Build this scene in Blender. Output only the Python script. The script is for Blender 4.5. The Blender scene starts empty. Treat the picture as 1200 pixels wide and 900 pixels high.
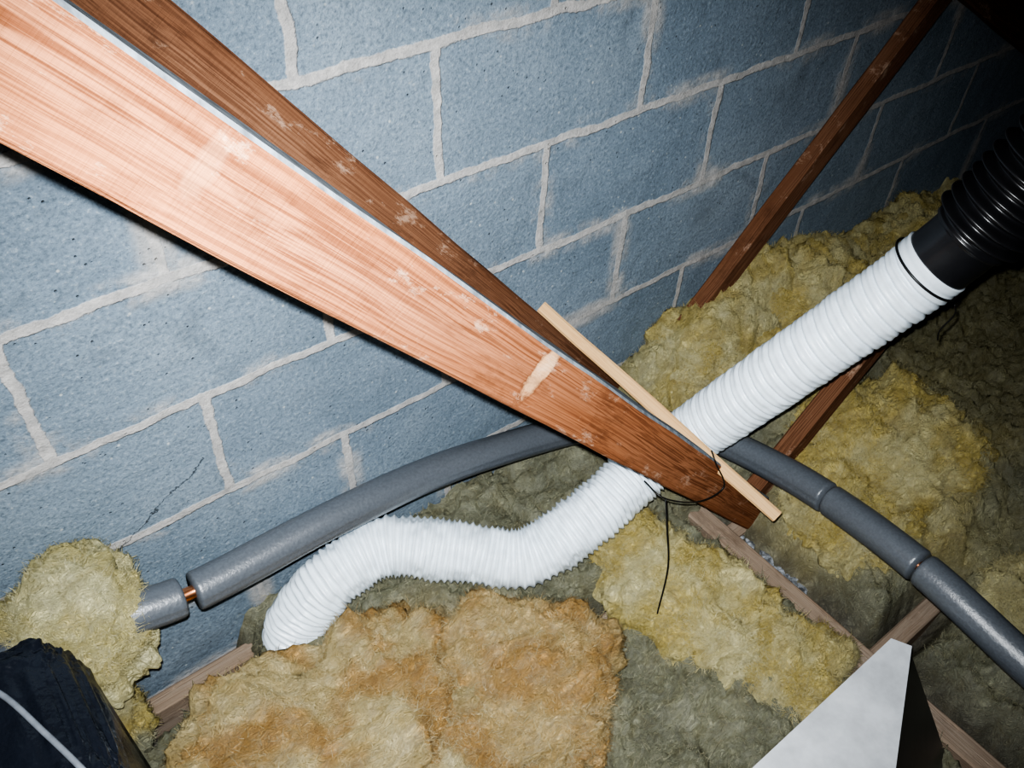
import bpy, bmesh, math, random
from mathutils import Vector, Matrix, noise
random.seed(4)
S = bpy.context.scene
COL = S.collection

# ---------------------------------------------------------------- helpers
def link(o, parent=None):
    COL.objects.link(o)
    if parent: o.parent = parent
    return o
def empty(name, loc=(0,0,0)):
    e = bpy.data.objects.new(name, None); e.empty_display_size = .05; e.location = loc
    return link(e)
def mesh_obj(name, verts, faces, mat, parent=None, smooth=True, cols=None, matrix=None, mats=None, midx=None):
    me = bpy.data.meshes.new(name)
    me.from_pydata(verts, [], faces); me.update()
    if smooth: me.polygons.foreach_set("use_smooth", [True]*len(me.polygons))
    if cols:
        a = me.color_attributes.new("Col", 'FLOAT_COLOR', 'POINT')
        flat = []
        for c in cols: flat += [c[0], c[1], c[2], 1]
        a.data.foreach_set("color", flat)
    for m in (mats or [mat]): me.materials.append(m)
    if midx: me.polygons.foreach_set("material_index", midx)
    o = bpy.data.objects.new(name, me)
    link(o, parent)
    if matrix is not None: o.matrix_world = matrix
    return o
def lerp(a, b, t): return a+(b-a)*t
def sstep(a, b, x):
    t = max(0, min(1, (x-a)/(b-a))); return t*t*(3-2*t)
def mix3(a, b, t): return tuple(a[i]+(b[i]-a[i])*t for i in range(3))

class NT:
    def __init__(s, name):
        s.m = bpy.data.materials.new(name); s.m.use_nodes = True
        s.t = s.m.node_tree; s.b = s.t.nodes["Principled BSDF"]
    def n(s, typ, **kw):
        nd = s.t.nodes.new(typ)
        for k, v in kw.items():
            if k in nd.inputs: 
                i = nd.inputs[k]
                if isinstance(v, bpy.types.NodeSocket): s.t.links.new(v, i)
                else: i.default_value = v
            else: setattr(nd, k, v)
        return nd
    def L(s, a, b): s.t.links.new(a, b)
    def math(s, op, a, b=None, clamp=False):
        nd = s.t.nodes.new('ShaderNodeMath'); nd.operation = op; nd.use_clamp = clamp
        for i, v in enumerate((a, b)):
            if v is None: continue
            if isinstance(v, bpy.types.NodeSocket): s.L(v, nd.inputs[i])
            else: nd.inputs[i].default_value = v
        return nd.outputs[0]
    def mix(s, f, a, b, blend='MIX'):
        nd = s.t.nodes.new('ShaderNodeMix'); nd.data_type = 'RGBA'; nd.blend_type = blend
        for i, v in ((0, f), (6, a), (7, b)):
            if isinstance(v, bpy.types.NodeSocket): s.L(v, nd.inputs[i])
            else: nd.inputs[i].default_value = v if i == 0 else (*v, 1)
        return nd.outputs[2]
    def ramp(s, f, stops):
        nd = s.t.nodes.new('ShaderNodeValToRGB'); s.L(f, nd.inputs[0])
        el = nd.color_ramp.elements
        while len(el) > 1: el.remove(el[-1])
        for i, (p, c) in enumerate(stops):
            e = el[0] if i == 0 else el.new(p)
            e.position = p; e.color = (c, c, c, 1) if isinstance(c, (int, float)) else (*c, 1)
        return nd.outputs[0]
    def noise(s, vec, scale, detail=4, rough=.5, dist=0):
        nd = s.n('ShaderNodeTexNoise', Scale=scale, Detail=detail, Roughness=rough, Distortion=dist)
        s.L(vec, nd.inputs['Vector']); return nd.outputs['Fac']
    def obj(s): return s.n('ShaderNodeTexCoord').outputs['Object']
    def mapping(s, vec, loc=(0,0,0), rot=(0,0,0), scale=(1,1,1)):
        nd = s.n('ShaderNodeMapping'); s.L(vec, nd.inputs[0])
        nd.inputs[1].default_value = loc; nd.inputs[2].default_value = rot; nd.inputs[3].default_value = scale
        return nd.outputs[0]
    def bump(s, h, strength=.5, dist=.01, prev=None):
        nd = s.n('ShaderNodeBump', Strength=strength, Distance=dist); s.L(h, nd.inputs['Height'])
        if prev is not None: s.L(prev, nd.inputs['Normal'])
        return nd.outputs[0]
    def out(s, color=None, rough=None, normal=None, **kw):
        for k, v in (('Base Color', color), ('Roughness', rough), ('Normal', normal)):
            if v is None: continue
            if isinstance(v, bpy.types.NodeSocket): s.L(v, s.b.inputs[k])
            else: s.b.inputs[k].default_value = (*v, 1) if k == 'Base Color' else v
        for k, v in kw.items(): s.b.inputs[k.replace('_', ' ')].default_value = v
        return s.m

# ---------------------------------------------------------------- materials
WOX, WOZ = .906-.45*5, -.725-.225*6      # wall local origin (on a joint)
def mat_block():
    m = NT("concrete_block"); o = m.obj()
    w = m.n('ShaderNodeTexNoise', Scale=9.0, Detail=6.0, Roughness=.7); m.L(o, w.inputs['Vector'])
    sub = m.n('ShaderNodeVectorMath', operation='SUBTRACT'); m.L(w.outputs['Color'], sub.inputs[0]); sub.inputs[1].default_value = (.5,.5,.5)
    sc = m.n('ShaderNodeVectorMath', operation='SCALE'); m.L(sub.outputs[0], sc.inputs[0]); sc.inputs['Scale'].default_value = .030
    ad = m.n('ShaderNodeVectorMath', operation='ADD'); m.L(o, ad.inputs[0]); m.L(sc.outputs[0], ad.inputs[1])
    def brick(ms, sm):
        br = m.n('ShaderNodeTexBrick'); m.L(ad.outputs[0], br.inputs['Vector']); br.offset = .5; br.squash = 1
        br.inputs['Scale'].default_value = 1
        br.inputs['Color1'].default_value = (0, 0, 0, 1); br.inputs['Color2'].default_value = (1, 1, 1, 1)
        br.inputs['Mortar Size'].default_value = ms; br.inputs['Mortar Smooth'].default_value = sm
        br.inputs['Brick Width'].default_value = .45; br.inputs['Row Height'].default_value = .225
        return br
    br = brick(.0095, .3); mask = br.outputs['Fac']; br2 = brick(.036, .6)
    sm = m.noise(o, 3.6, 8, .7)
    smear = m.math('MULTIPLY', br2.outputs['Fac'], m.ramp(sm, [(.49, 0), (.59, .8)]))
    mask2 = m.math('MAXIMUM', mask, smear)
    tone = m.noise(o, 3, 6, .65)
    blk = m.ramp(tone, [(.3, (.155, .210, .265)), (.5, (.21, .272, .337)), (.7, (.28, .345, .41))])
    blk = m.mix(m.math('MULTIPLY', br.outputs['Color'], .35), blk, (.29, .355, .415))
    gr = m.noise(o, 150, 5, .75)
    blk = m.mix(m.ramp(gr, [(.36, .65), (.5, 0)]), blk, (.10, .135, .17))
    blk = m.mix(m.ramp(gr, [(.56, 0), (.68, .6)]), blk, (.46, .52, .57))
    v = m.n('ShaderNodeTexVoronoi', Scale=70.0); m.L(o, v.inputs['Vector'])
    pit = m.math('MULTIPLY', m.ramp(v.outputs['Distance'], [(.06, 1), (.15, 0)]), m.ramp(m.noise(o, 22, 2), [(.54, 0), (.60, .8)]))
    blk = m.mix(m.math('MULTIPLY', pit, .85), blk, (.05, .065, .08))
    v3 = m.n('ShaderNodeTexVoronoi', Scale=48.0); m.L(m.mapping(o, (3.3, 1.7, 0)), v3.inputs['Vector'])
    st = m.math('MULTIPLY', m.ramp(v3.outputs['Distance'], [(.06, 1), (.14, 0)]), m.ramp(m.noise(o, 17, 2), [(.5, 0), (.58, .8)]))
    blk = m.mix(st, blk, (.58, .61, .60))
    stain = m.noise(o, 6, 6, .7, .5)
    blk = m.mix(m.ramp(stain, [(.55, 0), (.70, .55)]), blk, (.12, .155, .19))
    mc = m.ramp(m.noise(o, 40, 6, .75), [(.32, (.34, .335, .33)), (.68, (.62, .595, .57))])
    c = m.mix(mask2, blk, mc)
    ang = math.atan2(.10, .155)
    loc = m.n('ShaderNodeVectorMath', operation='SUBTRACT'); m.L(o, loc.inputs[0]); loc.inputs[1].default_value = (.03-WOX, -1.19-WOZ, 0)
    rt = m.n('ShaderNodeVectorRotate', rotation_type='Z_AXIS'); m.L(loc.outputs[0], rt.inputs['Vector']); rt.inputs['Angle'].default_value = -ang
    sp = m.n('ShaderNodeSeparateXYZ'); m.L(rt.outputs[0], sp.inputs[0])
    wob = m.math('MULTIPLY', m.math('SUBTRACT', m.noise(o, 28, 5, .7), .5), .045)
    dd = m.math('ABSOLUTE', m.math('ADD', sp.outputs[1], wob))
    cr = m.math('MULTIPLY', m.math('LESS_THAN', dd, .0012), m.math('MULTIPLY', m.math('GREATER_THAN', sp.outputs[0], 0), m.math('LESS_THAN', sp.outputs[0], .21)))
    c = m.mix(m.math('MULTIPLY', cr, .85), c, (.04, .05, .06))
    h = m.math('ADD', m.math('MULTIPLY', gr, .45), m.math('MULTIPLY', m.noise(o, 35, 5, .65), .5))
    h = m.math('SUBTRACT', h, m.math('MULTIPLY', pit, .8))
    h = m.math('SUBTRACT', h, cr)
    h = m.math('ADD', h, m.math('MULTIPLY', mask2, .3))
    nrm = m.bump(h, .9, .007); nrm = m.bump(m.noise(o, 12, 3), .4, .012, nrm)
    return m.out(c, .92, nrm)

def mat_wood(name, ca, cb, cc, chalk=0.0, lines=.55, knots=()):
    m = NT(name); o = m.obj()
    bend = m.n('ShaderNodeTexNoise', Scale=1.0, Detail=2.0); m.L(m.mapping(o, scale=(2.5, 6, 6)), bend.inputs['Vector'])
    bs = m.n('ShaderNodeVectorMath', operation='SCALE'); m.L(bend.outputs['Color'], bs.inputs[0]); bs.inputs['Scale'].default_value = .022
    ba = m.n('ShaderNodeVectorMath', operation='ADD'); m.L(o, ba.inputs[0]); m.L(bs.outputs[0], ba.inputs[1]); oo = ba.outputs[0]
    n1 = m.noise(m.mapping(oo, scale=(1.2, 14, 14)), 1.6, 3, .5)
    g1 = m.noise(m.mapping(oo, scale=(.5, 260, 260)), 1.5, 2, .5)
    g2 = m.noise(m.mapping(oo, scale=(2, 520, 520)), 1.5, 2, .6)
    saw = m.noise(m.mapping(o, scale=(230, 3, 12)), 1.5, 2, .6)
    c = m.mix(m.ramp(n1, [(.35, 0), (.7, .9)]), ca, cc)
    zone = m.ramp(m.noise(m.mapping(o, scale=(1.5, 20, 20)), 1.2, 2), [(.35, .3), (.6, 1)])
    c = m.mix(m.math('MULTIPLY', m.math('MULTIPLY', m.ramp(g1, [(.42, 1), (.54, 0)]), zone), lines), c, cb)
    c = m.mix(m.ramp(g2, [(.38, .4), (.52, 0)]), c, cb)
    for (kx, ky, kr, col, amt) in knots:
        s2 = m.n('ShaderNodeVectorMath', operation='SUBTRACT'); m.L(o, s2.inputs[0]); s2.inputs[1].default_value = (kx, 0, ky)
        ln = m.n('ShaderNodeVectorMath', operation='LENGTH'); m.L(m.mapping(s2.outputs[0], scale=(1.5/kr, 0, .55/kr)), ln.inputs[0])
        dk = m.math('ADD', ln.outputs['Value'], m.math('MULTIPLY', m.math('SUBTRACT', m.noise(o, 60, 5, .75), .5), 1.3))
        c = m.mix(m.ramp(dk, [(.0, amt), (.55, amt*.85), (.85, .0)]), c, col)
        c = m.mix(m.ramp(dk, [(.62, 0), (.85, .55*amt), (1.2, .0)]), c, cb)
    if chalk:
        sm = m.noise(m.mapping(o, (1.3, 0, .6), (0, .9, 0), (7, 5, 18)), 1.3, 7, .8)
        c = m.mix(m.math('MULTIPLY', m.ramp(sm, [(.57, 0), (.64, 1)]), chalk), c, (.74, .54, .40))
        dk2 = m.noise(m.mapping(o, (.3, 0, 2.6), (0, .3, 0), (5, 5, 12)), 1.3, 6, .75)
        c = m.mix(m.ramp(dk2, [(.54, 0), (.68, .5)]), c, tuple(x*.6 for x in cb))
    hb = m.math('ADD', m.math('MULTIPLY', g1, .8), m.math('ADD', g2, m.math('MULTIPLY', saw, .5)))
    return m.out(c, .92, m.bump(hb, .8, .0018), Specular_IOR_Level=.12)

def mat_wool():
    m = NT("mineral_wool"); o = m.obj()
    at = m.n('ShaderNodeVertexColor', layer_name="Col").outputs['Color']
    d = m.n('ShaderNodeTexNoise', Scale=14.0, Detail=3.0); m.L(o, d.inputs['Vector'])
    vs = m.n('ShaderNodeVectorMath', operation='SCALE'); m.L(d.outputs['Color'], vs.inputs[0]); vs.inputs['Scale'].default_value = .06
    va = m.n('ShaderNodeVectorMath', operation='ADD'); m.L(o, va.inputs[0]); m.L(vs.outputs[0], va.inputs[1]); wo = va.outputs[0]
    n1 = m.noise(wo, 24, 8, .75, .6)
    n2 = m.noise(wo, 130, 5, .75, .6)
    f1 = m.noise(m.mapping(wo, rot=(.4, .3, .7), scale=(22, 260, 150)), 1.4, 4, .75, .5)
    f2 = m.noise(m.mapping(wo, rot=(1.1, .8, 2.1), scale=(26, 300, 170)), 1.4, 4, .75, .5)
    c = m.mix(m.ramp(n1, [(.36, .6), (.54, 0)]), at, m.mix(1.0, at, (.66, .58, .40), 'MULTIPLY'))
    c = m.mix(m.ramp(n1, [(.52, 0), (.66, .5)]), c, m.mix(.4, at, (.98, .94, .70)))
    c = m.mix(m.ramp(f1, [(.54, 0), (.72, .35)]), c, (.88, .83, .56))
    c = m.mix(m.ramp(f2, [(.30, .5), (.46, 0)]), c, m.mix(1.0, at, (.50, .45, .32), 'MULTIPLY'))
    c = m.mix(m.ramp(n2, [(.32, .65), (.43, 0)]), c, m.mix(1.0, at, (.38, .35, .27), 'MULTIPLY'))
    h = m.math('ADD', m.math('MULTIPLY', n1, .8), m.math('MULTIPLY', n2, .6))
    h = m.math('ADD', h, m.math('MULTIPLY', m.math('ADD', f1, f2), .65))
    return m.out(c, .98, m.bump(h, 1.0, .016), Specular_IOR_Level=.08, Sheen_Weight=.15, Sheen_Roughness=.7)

def simple(name, col, rough=.5, metal=0, bs=0, bscale=60, spec=.5, var=.15, bd=.003):
    m = NT(name); o = m.obj()
    n = m.noise(o, bscale, 4, .6)
    c = m.mix(m.ramp(n, [(.35, 0), (.65, 1)]), tuple(x*(1-var) for x in col), tuple(min(1, x*(1+var)) for x in col))
    return m.out(c, rough, m.bump(n, bs, bd) if bs else None, Metallic=metal, Specular_IOR_Level=spec)

M_wall = mat_block()
M_beam = mat_wood("pine_planed", (.36, .145, .066), (.16, .054, .023), (.44, .20, .105), .4, .8,
                  knots=[(1.06, .012, .030, (.74, .46, .26), .95), (.56, .012, .022, (.50, .28, .17), .3)])
M_dust = simple("dusty_edge", (.22, .25, .28), .9, bs=.5, bscale=45, var=.4)
M_web = mat_wood("pine_dark", (.19, .088, .048), (.08, .032, .017), (.26, .135, .08), .35, .6)
M_joist = mat_wood("pine_dusty", (.32, .24, .175), (.20, .135, .09), (.40, .33, .27), .3, .4)
M_stick = mat_wood("pale_batten", (.66, .42, .21), (.52, .30, .14), (.70, .49, .27), 0, .25)
M_wool = mat_wool()
M_duct = simple("white_pvc", (.76, .84, .90), .34, bs=.15, bscale=45, var=.05)
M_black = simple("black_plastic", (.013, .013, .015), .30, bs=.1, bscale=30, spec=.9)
M_foam = simple("grey_foam", (.105, .117, .133), .36, bs=.25, bscale=220, spec=.85, var=.12)
M_cu = simple("copper", (.75, .33, .17), .3, metal=1)
M_bag = simple("black_polythene", (.013, .016, .024), .26, bs=.8, bscale=16, bd=.012)
M_strap = simple("grey_strap", (.20, .22, .25), .5)
M_metal = simple("galvanised_sheet", (.70, .73, .76), .48, metal=.35, bs=.12, bscale=18, var=.14)
M_felt = simple("roof_felt", (.03, .025, .02), .9, bs=.4, bscale=40)
M_board = simple("plasterboard", (.20, .18, .16), .9, bs=.3, bscale=60)
M_rub = simple("rubble", (.22, .235, .255), .85, bs=.4, bscale=70, var=.8)
M_tie = simple("cable_tie_black", (.01, .01, .01), .4)
M_green = simple("green_cable", (.05, .22, .10), .5)

# ---------------------------------------------------------------- room shell
WY = 1.02
def wall():
    nx, nz = 180, 90
    x0, x1, z0, z1 = -1.0, 4.3, -1.68, .7
    ox, oz = WOX, WOZ
    vs, fs = [], []
    for j in range(nz+1):
        for i in range(nx+1):
            x = lerp(x0, x1, i/nx); z = lerp(z0, z1, j/nz)
            d = noise.noise(Vector((x*3, z*3, 0)))*.003
            vs.append((x-ox, z-oz, d))
    for j in range(nz):
        for i in range(nx):
            a = j*(nx+1)+i; fs.append((a, a+1, a+nx+2, a+nx+1))
    M = Matrix(((1, 0, 0, ox), (0, 0, -1, WY), (0, 1, 0, oz), (0, 0, 0, 1)))
    mesh_obj("wall_back", vs, fs, M_wall, matrix=M)
wall()
def box(name, lo, hi, mat, parent=None):
    vs = [(x, y, z) for x in (lo[0], hi[0]) for y in (lo[1], hi[1]) for z in (lo[2], hi[2])]
    fs = [(0,1,3,2), (4,6,7,5), (0,4,5,1), (2,3,7,6), (0,2,6,4), (1,5,7,3)]
    return mesh_obj(name, vs, fs, mat, parent, smooth=False)
box("floor", (-1.0, -1.2, -1.70), (4.3, WY, -1.68), M_board)
def rz(x): return -.62-.482*(x-1.95)
vs = [(-1, -1.2, rz(-1)+.125), (4.3, -1.2, rz(4.3)+.125), (4.3, WY, rz(4.3)+.125), (-1, WY, rz(-1)+.125)]
vs += [(a, b, c+.02) for a, b, c in vs]
mesh_obj("ceiling", vs, [(0,1,2,3), (7,6,5,4), (0,4,5,1), (1,5,6,2), (2,6,7,3), (3,7,4,0)], M_felt, smooth=False)

# ---------------------------------------------------------------- timbers
def timber(name, p0, p1, width, thick, mat, wdir, parent=None, seed=0, top=None):
    p0, p1 = Vector(p0), Vector(p1); ax = (p1-p0); Ln = ax.length; ax.normalize()
    w = Vector(wdir); w = (w-ax*w.dot(ax)).normalized(); t = w.cross(ax).normalized()
    n = max(8, int(Ln/.02)); c = .0035
    prof = [(-thick/2+c, -width/2), (thick/2-c, -width/2), (thick/2, -width/2+c), (thick/2, width/2-c),
            (thick/2-c, width/2), (-thick/2+c, width/2), (-thick/2, width/2-c), (-thick/2, -width/2+c)]
    vs, fs, mi = [], [], []
    for i in range(n+1):
        x = Ln*i/n
        for (a, b) in prof:
            k = noise.noise(Vector((x*6+seed*7.1, a*30, b*30+seed)))*.0022
            vs.append((x, a*(1+k*8), b+k))
    m8 = len(prof)
    for i in range(n):
        for j in range(m8):
            a = i*m8+j; b = i*m8+(j+1) % m8
            fs.append((a, b, b+m8, a+m8)); mi.append(1 if (top and j in (3, 4, 5)) else 0)
    fs.append(tuple(reversed(range(m8)))); fs.append(tuple(n*m8+j for j in range(m8))); mi += [0, 0]
    M = Matrix((ax, t, w)).transposed().to_4x4(); M.translation = p0
    return mesh_obj(name, vs, fs, mat, parent, smooth=False, matrix=M, mats=[mat, top] if top else None, midx=mi if top else None)

TH = .038
d = Vector((1.109, .045, -1.285)).normalized(); nn = Vector((.757, 0, .653)); W = .087
a = Vector((.0511, .52, -.247))-d*.45; b = Vector((1.16, .565, -1.532))+d*.05
off = nn*(W/2)+Vector((0, .048/2, 0))
timber("timber_strut", a+off, b+off, W, .048, M_beam, nn, seed=1, top=M_dust)
d2 = Vector((.79, 0, -.978)).normalized(); n2 = Vector((.778, 0, .628)); W2 = .080
a = Vector((.300, .955, -.345))-n2*(W2/2)-d2*.6; b = Vector((1.09, .955, -1.323))-n2*(W2/2)+d2*.28
timber("timber_strut", a+Vector((0, .019, 0)), b+Vector((0, .019, 0)), W2, TH, M_web, n2, seed=2)
timber("timber_strut", (1.10, .965, -1.56), (2.06, .965, -.605), .062, TH, M_web, (-1, 0, 1), seed=3)
timber("timber_strut", (1.22, .60, -1.50), (2.10, .60, -.62), .062, TH, M_web, (-1, 0, 1), seed=4)
for y in (.965, .58, -.20):
    timber("rafter", (-.9, y, rz(-.9)+.055), (4.2, y, rz(4.2)+.055), .10, TH, M_web, (0, 0, 1), seed=5+y)
for y in (.975, .59, .20, -.20):
    timber("ceiling_joist", (-.9, y, -1.63), (4.2, y, -1.63), .10, TH, M_joist, (0, 0, 1), seed=9+y)
timber("timber_binder", (1.125, .93, -1.565), (1.125, -1.0, -1.565), .05, .03, M_joist, (1, 0, 0), seed=20)
timber("wood_batten", (.853, .945, -1.01), (1.02, .44, -1.255), .024, .012, M_stick, (1, 0, .9), seed=30)

# ---------------------------------------------------------------- path utils
def catmull(pts, step):
    P = [Vector(p) for p in pts]; P = [P[0]*2-P[1]]+P+[P[-1]*2-P[-2]]
    dense = []
    for i in range(1, len(P)-2):
        for k in range(60):
            t = k/60; p0, p1, p2, p3 = P[i-1:i+3]
            dense.append(.5*((2*p1)+(p2-p0)*t+(2*p0-5*p1+4*p2-p3)*t*t+(3*p1-p0-3*p2+p3)*t**3))
    dense.append(P[-2])
    out = [dense[0].copy()]; acc = 0; 
    for i in range(1, len(dense)):
        seg = (dense[i]-dense[i-1]).length; pos = 0
        while acc+seg-pos >= step:
            pos += step-acc; acc = 0
            out.append(dense[i-1].lerp(dense[i], pos/seg))
        acc += seg-pos
    return out
def tube(name, path, rf, mat, parent=None, sides=32, cap=True):
    N = len(path); vs, fs = [], []
    T = [(path[min(i+1, N-1)]-path[max(i-1, 0)]).normalized() for i in range(N)]
    u = T[0].orthogonal().normalized(); s = 0
    for i in range(N):
        if i: s += (path[i]-path[i-1]).length
        u = (u-T[i]*u.dot(T[i])).normalized(); v = T[i].cross(u)
        for k in range(sides):
            an = 2*math.pi*k/sides; r = rf(s, an)
            vs.append(path[i]+u*(r*math.cos(an))+v*(r*math.sin(an)))
    for i in range(N-1):
        for k in range(sides):
            a = i*sides+k; b = i*sides+(k+1) % sides
            fs.append((a, b, b+sides, a+sides))
    if cap:
        fs.append(tuple(reversed(range(sides)))); fs.append(tuple((N-1)*sides+k for k in range(sides)))
    return mesh_obj(name, vs, fs, mat, parent)
def wire(name, pts, r, mat, parent=None, step=.004, sides=8):
    return tube(name, catmull(pts, step), lambda s, a: r, mat, parent, sides=sides)

# ---------------------------------------------------------------- white flexible duct + black duct
DP = [(.235, .915, -1.58), (.25, .912, -1.50), (.325, .905, -1.405), (.445, .885, -1.372), (.558, .80, -1.385), (.658, .715, -1.389),
      (.784, .69, -1.34), (.934, .69, -1.285), (1.035, .645, -1.19), (1.11, .547, -.99), (1.19, .465, -.82), (1.213, .437, -.756)]
DS = .0018
path = catmull(DP, DS)
tot = DS*(len(path)-1)
R = .061
ph = [0]; s_b = tot-.62
for i in range(1, len(path)):
    s = i*DS; p = lerp(.0118, .0240, sstep(s_b-.08, s_b+.12, s)); ph.append(ph[-1]+DS/p)
def duct_r(s, an):
    i = min(len(ph)-1, int(s/DS+.5)); f = (ph[i]+an/(2*math.pi)) % 1
    up = sstep(s_b-.05, s_b+.1, s)
    lo = math.sin(math.pi*f)*.0070
    g = abs(f-.5)*2; hi = .0075*math.exp(-((1-g)/.28)**2)+.0028*(1-g)
    wr = noise.noise(Vector((s*60, math.cos(an)*2.5, math.sin(an)*2.5)))*lerp(.0038, .0018, up)
    wr += noise.noise(Vector((s*14, math.cos(an)*1.2+5, math.sin(an)*1.2)))*lerp(.006, .0015, up)
    end = sstep(tot-.035, tot-.02, s)
    return R-lerp(lo, hi, up)*(1-end*.8)+wr*(1-end)-.001*end
tube("white_flexible_duct", path, duct_r, M_duct, sides=60)
BP = [(1.211, .439, -.762), (1.228, .419, -.714), (1.248, .393, -.64), (1.275, .36, -.54), (1.32, .30, -.42), (1.38, .22, -.33)]
bp = catmull(BP, .002)
def black_r(s, an):
    r = .0565
    if s < .070: return r+(.005 if s > .062 else 0)
    k = sstep(.070, .085, s)
    return .0575+k*(.008+.0085*math.cos(2*math.pi*(s-.085)/.020))
tube("black_flexible_duct", bp, black_r, M_black, sides=56)
c = path[-12]; tdir = (path[-6]-path[-18]).normalized(); u = tdir.orthogonal().normalized(); v = tdir.cross(u)
ring = [c+u*(.0625*math.cos(k*math.pi/12))+v*(.0625*math.sin(k*math.pi/12)) for k in range(25)]
tie = empty("cable_tie")
wire("band", ring, .0022, M_tie, tie)
q = c+Vector((.02, -.055, -.045))*1.0
wire("tail", [q, q+Vector((.02, .0, -.03)), q+Vector((.022, .01, -.07)), q+Vector((.035, .01, -.10))], .0015, M_tie, tie)

# ---------------------------------------------------------------- lagged pipe
PP = [(-.25, .90, -1.15), (-.10, .885, -1.155), (0, .875, -1.162), (.114, .870, -1.182), (.366, .883, -1.205), (.594, .897, -1.252), (.85, .895, -1.325),
      (1.02, .865, -1.365), (1.13, .78, -1.372), (1.18, .66, -1.36), (1.185, .449, -1.315), (1.145, .216, -1.262), (1.125, .012, -1.267), (1.12, -.25, -1.29)]
pp = catmull(PP, .004)
pipe = empty("lagged_pipe")
tube("copper_pipe", pp, lambda s, a: .011, M_cu, pipe, sides=20)
def nearest(pred): return next(i for i, p in enumerate(pp) if pred(p))
g0 = nearest(lambda p: p.x > .078); g1 = nearest(lambda p: p.x > .098)
j1 = nearest(lambda p: p.x > 1.0 and p.y < .43); j2 = nearest(lambda p: p.x > 1.0 and p.y < .22)
segs = [(0, g0, 'foam_sleeve_1'), (g1, j1, 'foam_sleeve_2'), (j1+2, j2, 'foam_sleeve_3'), (j2+2, len(pp)-1, 'foam_sleeve_4')]
for a, b, nme in segs:
    L = (b-a)*.004
    def rf(s, an, L=L):
        e = min(s, L-s); r = .0325-.002*(1-sstep(0, .004, e))
        if abs(an-2.2) < .06: r -= .002
        return r+noise.noise(Vector((s*9, math.cos(an), math.sin(an)+L)))*.0009
    tube(nme, pp[a:b+1], rf, M_foam, pipe, sides=48)

# ---------------------------------------------------------------- insulation
GREY = (.45, .45, .31); GREY2 = (.31, .315, .21); YEL = (.82, .67, .23); YEL2 = (.95, .86, .46)
ORG = (.66, .40, .135); ORG2 = (.84, .68, .35); DUST = (.13, .115, .095); OLIVE = (.38, .34, .16)
def billow(v, s, seed):
    v = v*s+Vector((seed*3.7, seed*1.9, seed*5.3)); n = noise.noise(v); return math.sqrt(n*n+.003)
def fluff(p, seed, a=1):
    w = Vector((noise.noise(p*9+Vector((seed, 0, 0))), noise.noise(p*9+Vector((0, seed, 7))), noise.noise(p*9+Vector((5, 0, seed)))))*.035
    q = p+w
    st = noise.noise(Vector((q.x*14, q.y*45, q.z*45+seed)))*.009
    return a*(.060*billow(q, 8, seed)+.028*billow(q, 19, seed+3)+st+.015*noise.noise(q*48)+.010*noise.noise(q*105)+.005*noise.noise(q*210))
def fibres(vs, fs, cs, nrm, idx, count, seed, ln=.014):
    rnd = random.Random(seed)
    for _ in range(count):
        i = rnd.choice(idx); p = Vector(vs[i]); n = nrm[i]
        t = Vector((rnd.gauss(0, 1), rnd.gauss(0, 1), rnd.gauss(0, .6))); t = (t-n*t.dot(n)).normalized()
        L = ln*rnd.uniform(.4, 1.7); w = rnd.uniform(.0003, .0007); side = t.cross(n).normalized()*w
        bend = Vector((rnd.gauss(0, 1), rnd.gauss(0, 1), rnd.gauss(0, 1)))*.35
        b0 = len(vs); pts = [p-n*.002, p+t*(L*.5)+n*(L*rnd.uniform(.1, .4)), p+(t+bend).normalized()*L+n*(L*rnd.uniform(0, .35))]
        col = mix3(cs[i], (.93, .87, .58), rnd.uniform(0, .6))
        for k, q in enumerate(pts):
            f = (1, .8, .2)[k]; vs.append(q-side*f); vs.append(q+side*f); cs.append(col); cs.append(col)
        fs.append((b0, b0+1, b0+3, b0+2)); fs.append((b0+2, b0+3, b0+5, b0+4))
G = [(1.40, .95, .22, .13, .20), (1.72, .95, .25, .17, .22), (2.2, .95, .4, .17, .17), (2.9, .9, .5, .3, .10), (1.55, .42, .22, .20, .11), (1.9, .3, .3, .3, .05),
     (.30, .62, .28, .20, .09), (.88, .45, .14, .22, .05), (.65, .80, .3, .16, .03), (1.42, .75, .2, .2, .07), (1.15, .95, .15, .1, .09), (-.35, .85, .2, .2, .1)]
def hf(x, y):
    h = -1.535
    for cx, cy, rx, ry, am in G: h += am*math.exp(-((x-cx)/rx)**2-((y-cy)/ry)**2)
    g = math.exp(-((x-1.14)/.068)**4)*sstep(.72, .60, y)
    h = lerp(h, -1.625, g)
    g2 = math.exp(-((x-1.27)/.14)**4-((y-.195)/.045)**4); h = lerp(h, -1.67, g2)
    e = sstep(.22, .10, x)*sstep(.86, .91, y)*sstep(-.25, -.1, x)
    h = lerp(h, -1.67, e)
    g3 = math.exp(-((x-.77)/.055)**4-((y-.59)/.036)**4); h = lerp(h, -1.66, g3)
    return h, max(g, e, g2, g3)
def zone(x, y):
    n = noise.noise(Vector((x*5, y*5, 3)))*.5
    n2 = noise.noise(Vector((x*11, y*11, 8)))
    c = mix3(GREY, GREY2, sstep(-.3, .3, n2))
    k = max(sstep(.45, .15, math.hypot((x-1.5)/1.0, (y-.45)/.75)-n*.4), sstep(.30, .12, abs(y-.98)-n*.2)*sstep(1.0, 1.25, x))
    c = mix3(c, mix3(YEL, YEL2, sstep(-.3, .3, n2)), k*.85)
    c = mix3(c, OLIVE, sstep(1.6, 2.0, x+n*.5)*sstep(.85, .65, y)*.8)
    o = sstep(1.1, .7, math.hypot((x-.3)/.36, (y-.55)/.28)-n*.6)
    return mix3(c, mix3(ORG, ORG2, sstep(-.3, .3, n2)), o*.85)
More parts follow.
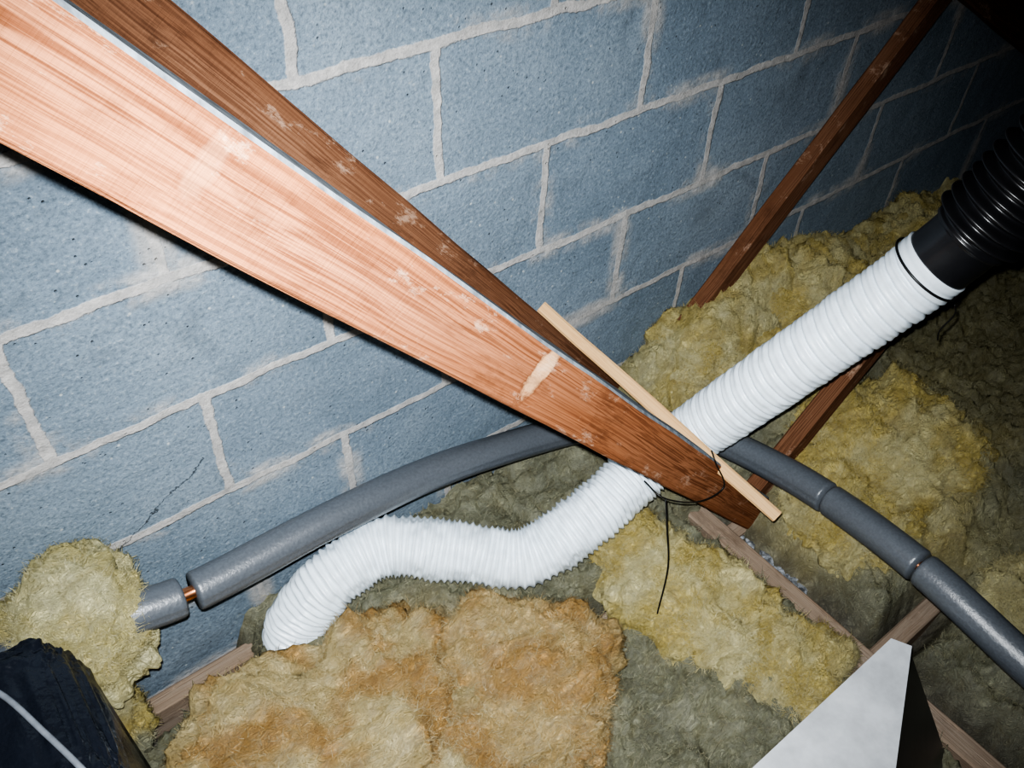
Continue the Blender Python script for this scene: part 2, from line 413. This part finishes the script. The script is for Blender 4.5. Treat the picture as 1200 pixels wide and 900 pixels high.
def field():
    x0, x1, y0, y1 = -.9, 3.6, -.9, 1.015; st = .006
    nx, ny = int((x1-x0)/st), int((y1-y0)/st)
    vs, fs, cs, gg = [], [], [], []
    for j in range(ny+1):
        for i in range(nx+1):
            x = x0+i*st; y = y0+j*st
            h, g = hf(x, y)
            p = Vector((x, y, 0))
            f = fluff(p, 1.0, 1.2*(1-g*.85))+g*.02*noise.noise(p*35)
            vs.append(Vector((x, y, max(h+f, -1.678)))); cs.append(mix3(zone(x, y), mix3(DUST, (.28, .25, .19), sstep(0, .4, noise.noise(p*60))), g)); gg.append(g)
    for j in range(ny):
        for i in range(nx):
            a = j*(nx+1)+i; fs.append((a, a+1, a+nx+2, a+nx+1))
    nrm = [Vector((0, 0, 1))]*len(vs)
    idx = [i for i in range(len(vs)) if 0 < vs[i].x < 2.4 and vs[i].y > 0 and gg[i] < .3]
    fibres(vs, fs, cs, nrm, idx, 44000, 1)
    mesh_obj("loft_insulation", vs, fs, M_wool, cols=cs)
field()
_ico = {}
def ico(sub):
    if sub not in _ico:
        bm = bmesh.new(); bmesh.ops.create_icosphere(bm, subdivisions=sub, radius=1)
        _ico[sub] = ([v.co.copy() for v in bm.verts], [tuple(v.index for v in f.verts) for f in bm.faces]); bm.free()
    return _ico[sub]
def batt(c, rad, yaw, seed, ca, cb, sub=6, amp=1.0, tilt=(0, 0)):
    V, F = ico(sub); c = Vector(c); F = list(F)
    Rm = Matrix.Rotation(yaw, 3, 'Z') @ Matrix.Rotation(tilt[0], 3, 'X') @ Matrix.Rotation(tilt[1], 3, 'Y')
    vs, cs, nrm = [], [], []
    for v in V:
        q = Vector([math.copysign(abs(a)**.8, a) for a in v])
        q = Vector((q.x*rad[0], q.y*rad[1], q.z*rad[2]))
        n = (Rm @ Vector((v.x/rad[0], v.y/rad[1], v.z/rad[2]))).normalized()
        p = Rm @ q
        low = noise.noise((p+c)*4+Vector((seed, 0, 0)))*.06+noise.noise((p+c)*9+Vector((0, seed, 0)))*.035
        f = fluff(p+c, seed, amp)
        w = p+n*(low*amp+f-.02)+c
        if w.y > WY-.003: w.y = WY-.003
        vs.append(w); nrm.append(n)
        k = sstep(-.35, .35, noise.noise((p+c)*10+Vector((0, seed, 0)))+.5*noise.noise((p+c)*28))
        cs.append(mix3(ca, cb, k))
    idx = [i for i in range(len(vs)) if nrm[i].z > -.1]
    fibres(vs, F, cs, nrm, idx, 9000, seed)
    return mesh_obj("insulation_batt", vs, F, M_wool, cols=cs)
batt((.20, .67, -1.458), (.26, .165, .09), .0, 11, ORG, ORG2)
batt((.50, .53, -1.465), (.17, .17, .085), -.5, 12, ORG, (.78, .58, .27))
batt((.16, .50, -1.47), (.20, .14, .08), .2, 21, (.84, .71, .38), ORG)
batt((.90, .50, -1.48), (.11, .21, .075), .1, 13, YEL, YEL2)
batt((.95, .27, -1.51), (.10, .11, .06), .4, 14, YEL, YEL2)
batt((1.40, .90, -1.38), (.17, .12, .11), 0, 15, YEL, YEL2)
batt((1.72, .90, -1.35), (.18, .13, .12), .3, 22, YEL, YEL2)
batt((2.15, .90, -1.40), (.28, .12, .11), 0, 16, YEL, YEL2)
batt((1.54, .47, -1.45), (.20, .16, .10), -.4, 17, YEL, YEL2)
batt((1.33, .43, -1.49), (.10, .13, .075), .2, 18, YEL, YEL2)
batt((1.46, .05, -1.51), (.14, .10, .06), .3, 23, YEL2, GREY)
batt((-.095, .92, -1.22), (.115, .085, .105), 0, 19, (.82, .73, .34), (.93, .87, .50))
batt((-.25, .90, -1.47), (.20, .10, .15), 0, 20, YEL, GREY)

# ---------------------------------------------------------------- black bin bag (lower left)
def bag():
    V, F = ico(6); vs = []
    for v in V:
        q = Vector([math.copysign(abs(a)**.24, a) for a in v])
        p = Vector((q.x*.21, q.y*.135, q.z*.315))
        cr = abs(noise.noise(v*1.5+Vector((3, 0, 0)))); cr2 = abs(noise.noise(v*4.5+Vector((0, 4, 0)))); cr3 = abs(noise.noise(v*10))
        f = .955+.05*cr+.045*cr2+.025*cr3
        vs.append(p*f+Vector((-.280, .705, -1.333)))
    e = empty("black_bin_bag")
    mesh_obj("sack", vs, F, M_bag, e)
    wire("strap", [(-.30, .82, -1.03), (-.22, .80, -1.005), (-.165, .755, -1.003), (-.130, .66, -1.004), (-.10, .56, -1.03), (-.09, .54, -1.25)], .0038, M_strap, e)
bag()

# ---------------------------------------------------------------- galvanised sheet cover (lower right)
def cover():
    top = [(1.01, .170), (1.026, .140), (.826, .037), (.52, -.125), (.20, -.125), (.20, .17)]
    z1, z0 = -1.30, -1.56
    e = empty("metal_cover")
    vs = [(x, y, z1) for x, y in top]+[(x, y, z1-.006) for x, y in top]
    n = len(top)
    fs = [tuple(reversed(range(n))), tuple(n+i for i in range(n))]+[(i, (i+1) % n, (i+1) % n+n, i+n) for i in range(n)]
    mesh_obj("lid", vs, fs, M_metal, e, smooth=False)
    low = [(1.02, .165), (1.07, .11), (1.06, -.03), (.90, -.19), (.21, -.13), (.21, .165)]  # flared black skirt: stands in for the dark shadow beside the lid
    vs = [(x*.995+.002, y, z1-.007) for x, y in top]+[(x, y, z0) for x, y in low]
    mesh_obj("shadow_skirt", vs, [(i, (i+1) % n, (i+1) % n+n, i+n) for i in range(n)], M_black, e, smooth=False)
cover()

# ---------------------------------------------------------------- rubble, wires
vs, fs = [], []
for k in range(260):
    V, F = ico(1); b0 = len(vs)
    cx = 1.19+random.gauss(0, .035); cy = random.uniform(.38, .68); s = random.uniform(.002, .014)
    if cx < 1.155: cx = 1.155+random.random()*.06
    cz = -1.60+s*.3
    for v in V: vs.append(Vector((v.x*s*random.uniform(.6, 1.5)+cx, v.y*s*random.uniform(.6, 1.4)+cy, v.z*s*.7+cz)))
    fs += [tuple(i+b0 for i in f) for f in F]
mesh_obj("rubble", vs, fs, M_rub, smooth=False)
w = empty("string_tie")
wire("loop", [(.945, .565, -1.135), (.937, .545, -1.145), (.968, .533, -1.221), (.904, .535, -1.219), (.822, .553, -1.168), (.815, .60, -1.16)], .0015, M_tie, w)
wire("tail", [(.822, .551, -1.168), (.815, .53, -1.22), (.805, .50, -1.30), (.774, .476, -1.396)], .0014, M_tie, w)
wire("green_cable", [(-.1, .86, -1.57), (.06, .9, -1.575), (.2, .93, -1.57), (.35, .93, -1.56)], .003, M_green)

# ---------------------------------------------------------------- camera + flash
right = Vector((.7875, -.6154, .0344)).normalized(); back = Vector((-.4637, -.5546, .6911)).normalized()
up = back.cross(right).normalized(); right = up.cross(back)
cam = bpy.data.cameras.new("camera"); cam.sensor_width = 36; cam.lens = 36*1005/1200; cam.clip_start = .02
co = bpy.data.objects.new("camera", cam); COL.objects.link(co)
M = Matrix((right, up, back)).transposed().to_4x4(); co.matrix_world = M
S.camera = co
fl = bpy.data.lights.new("camera_flash", 'SPOT'); fl.energy = 110; fl.color = (.95, .98, 1.0)
fl.shadow_soft_size = .006; fl.spot_size = math.radians(94); fl.spot_blend = 1.0
fo = bpy.data.objects.new("camera_flash", fl); COL.objects.link(fo)
M2 = Matrix((right, up, back)).transposed().to_4x4()
M2.translation = up*.022-right*.010
fo.matrix_world = M2 @ Matrix.Rotation(math.radians(1), 4, 'Y') @ Matrix.Rotation(math.radians(-6), 4, 'X')
wd = bpy.data.worlds.new("world"); S.world = wd; wd.use_nodes = True
wd.node_tree.nodes['Background'].inputs[0].default_value = (.5, .6, .75, 1)
wd.node_tree.nodes['Background'].inputs[1].default_value = .02
S.view_settings.view_transform = 'AgX'
try: S.view_settings.look = 'AgX - High Contrast'
except Exception: pass
S.view_settings.exposure = .6
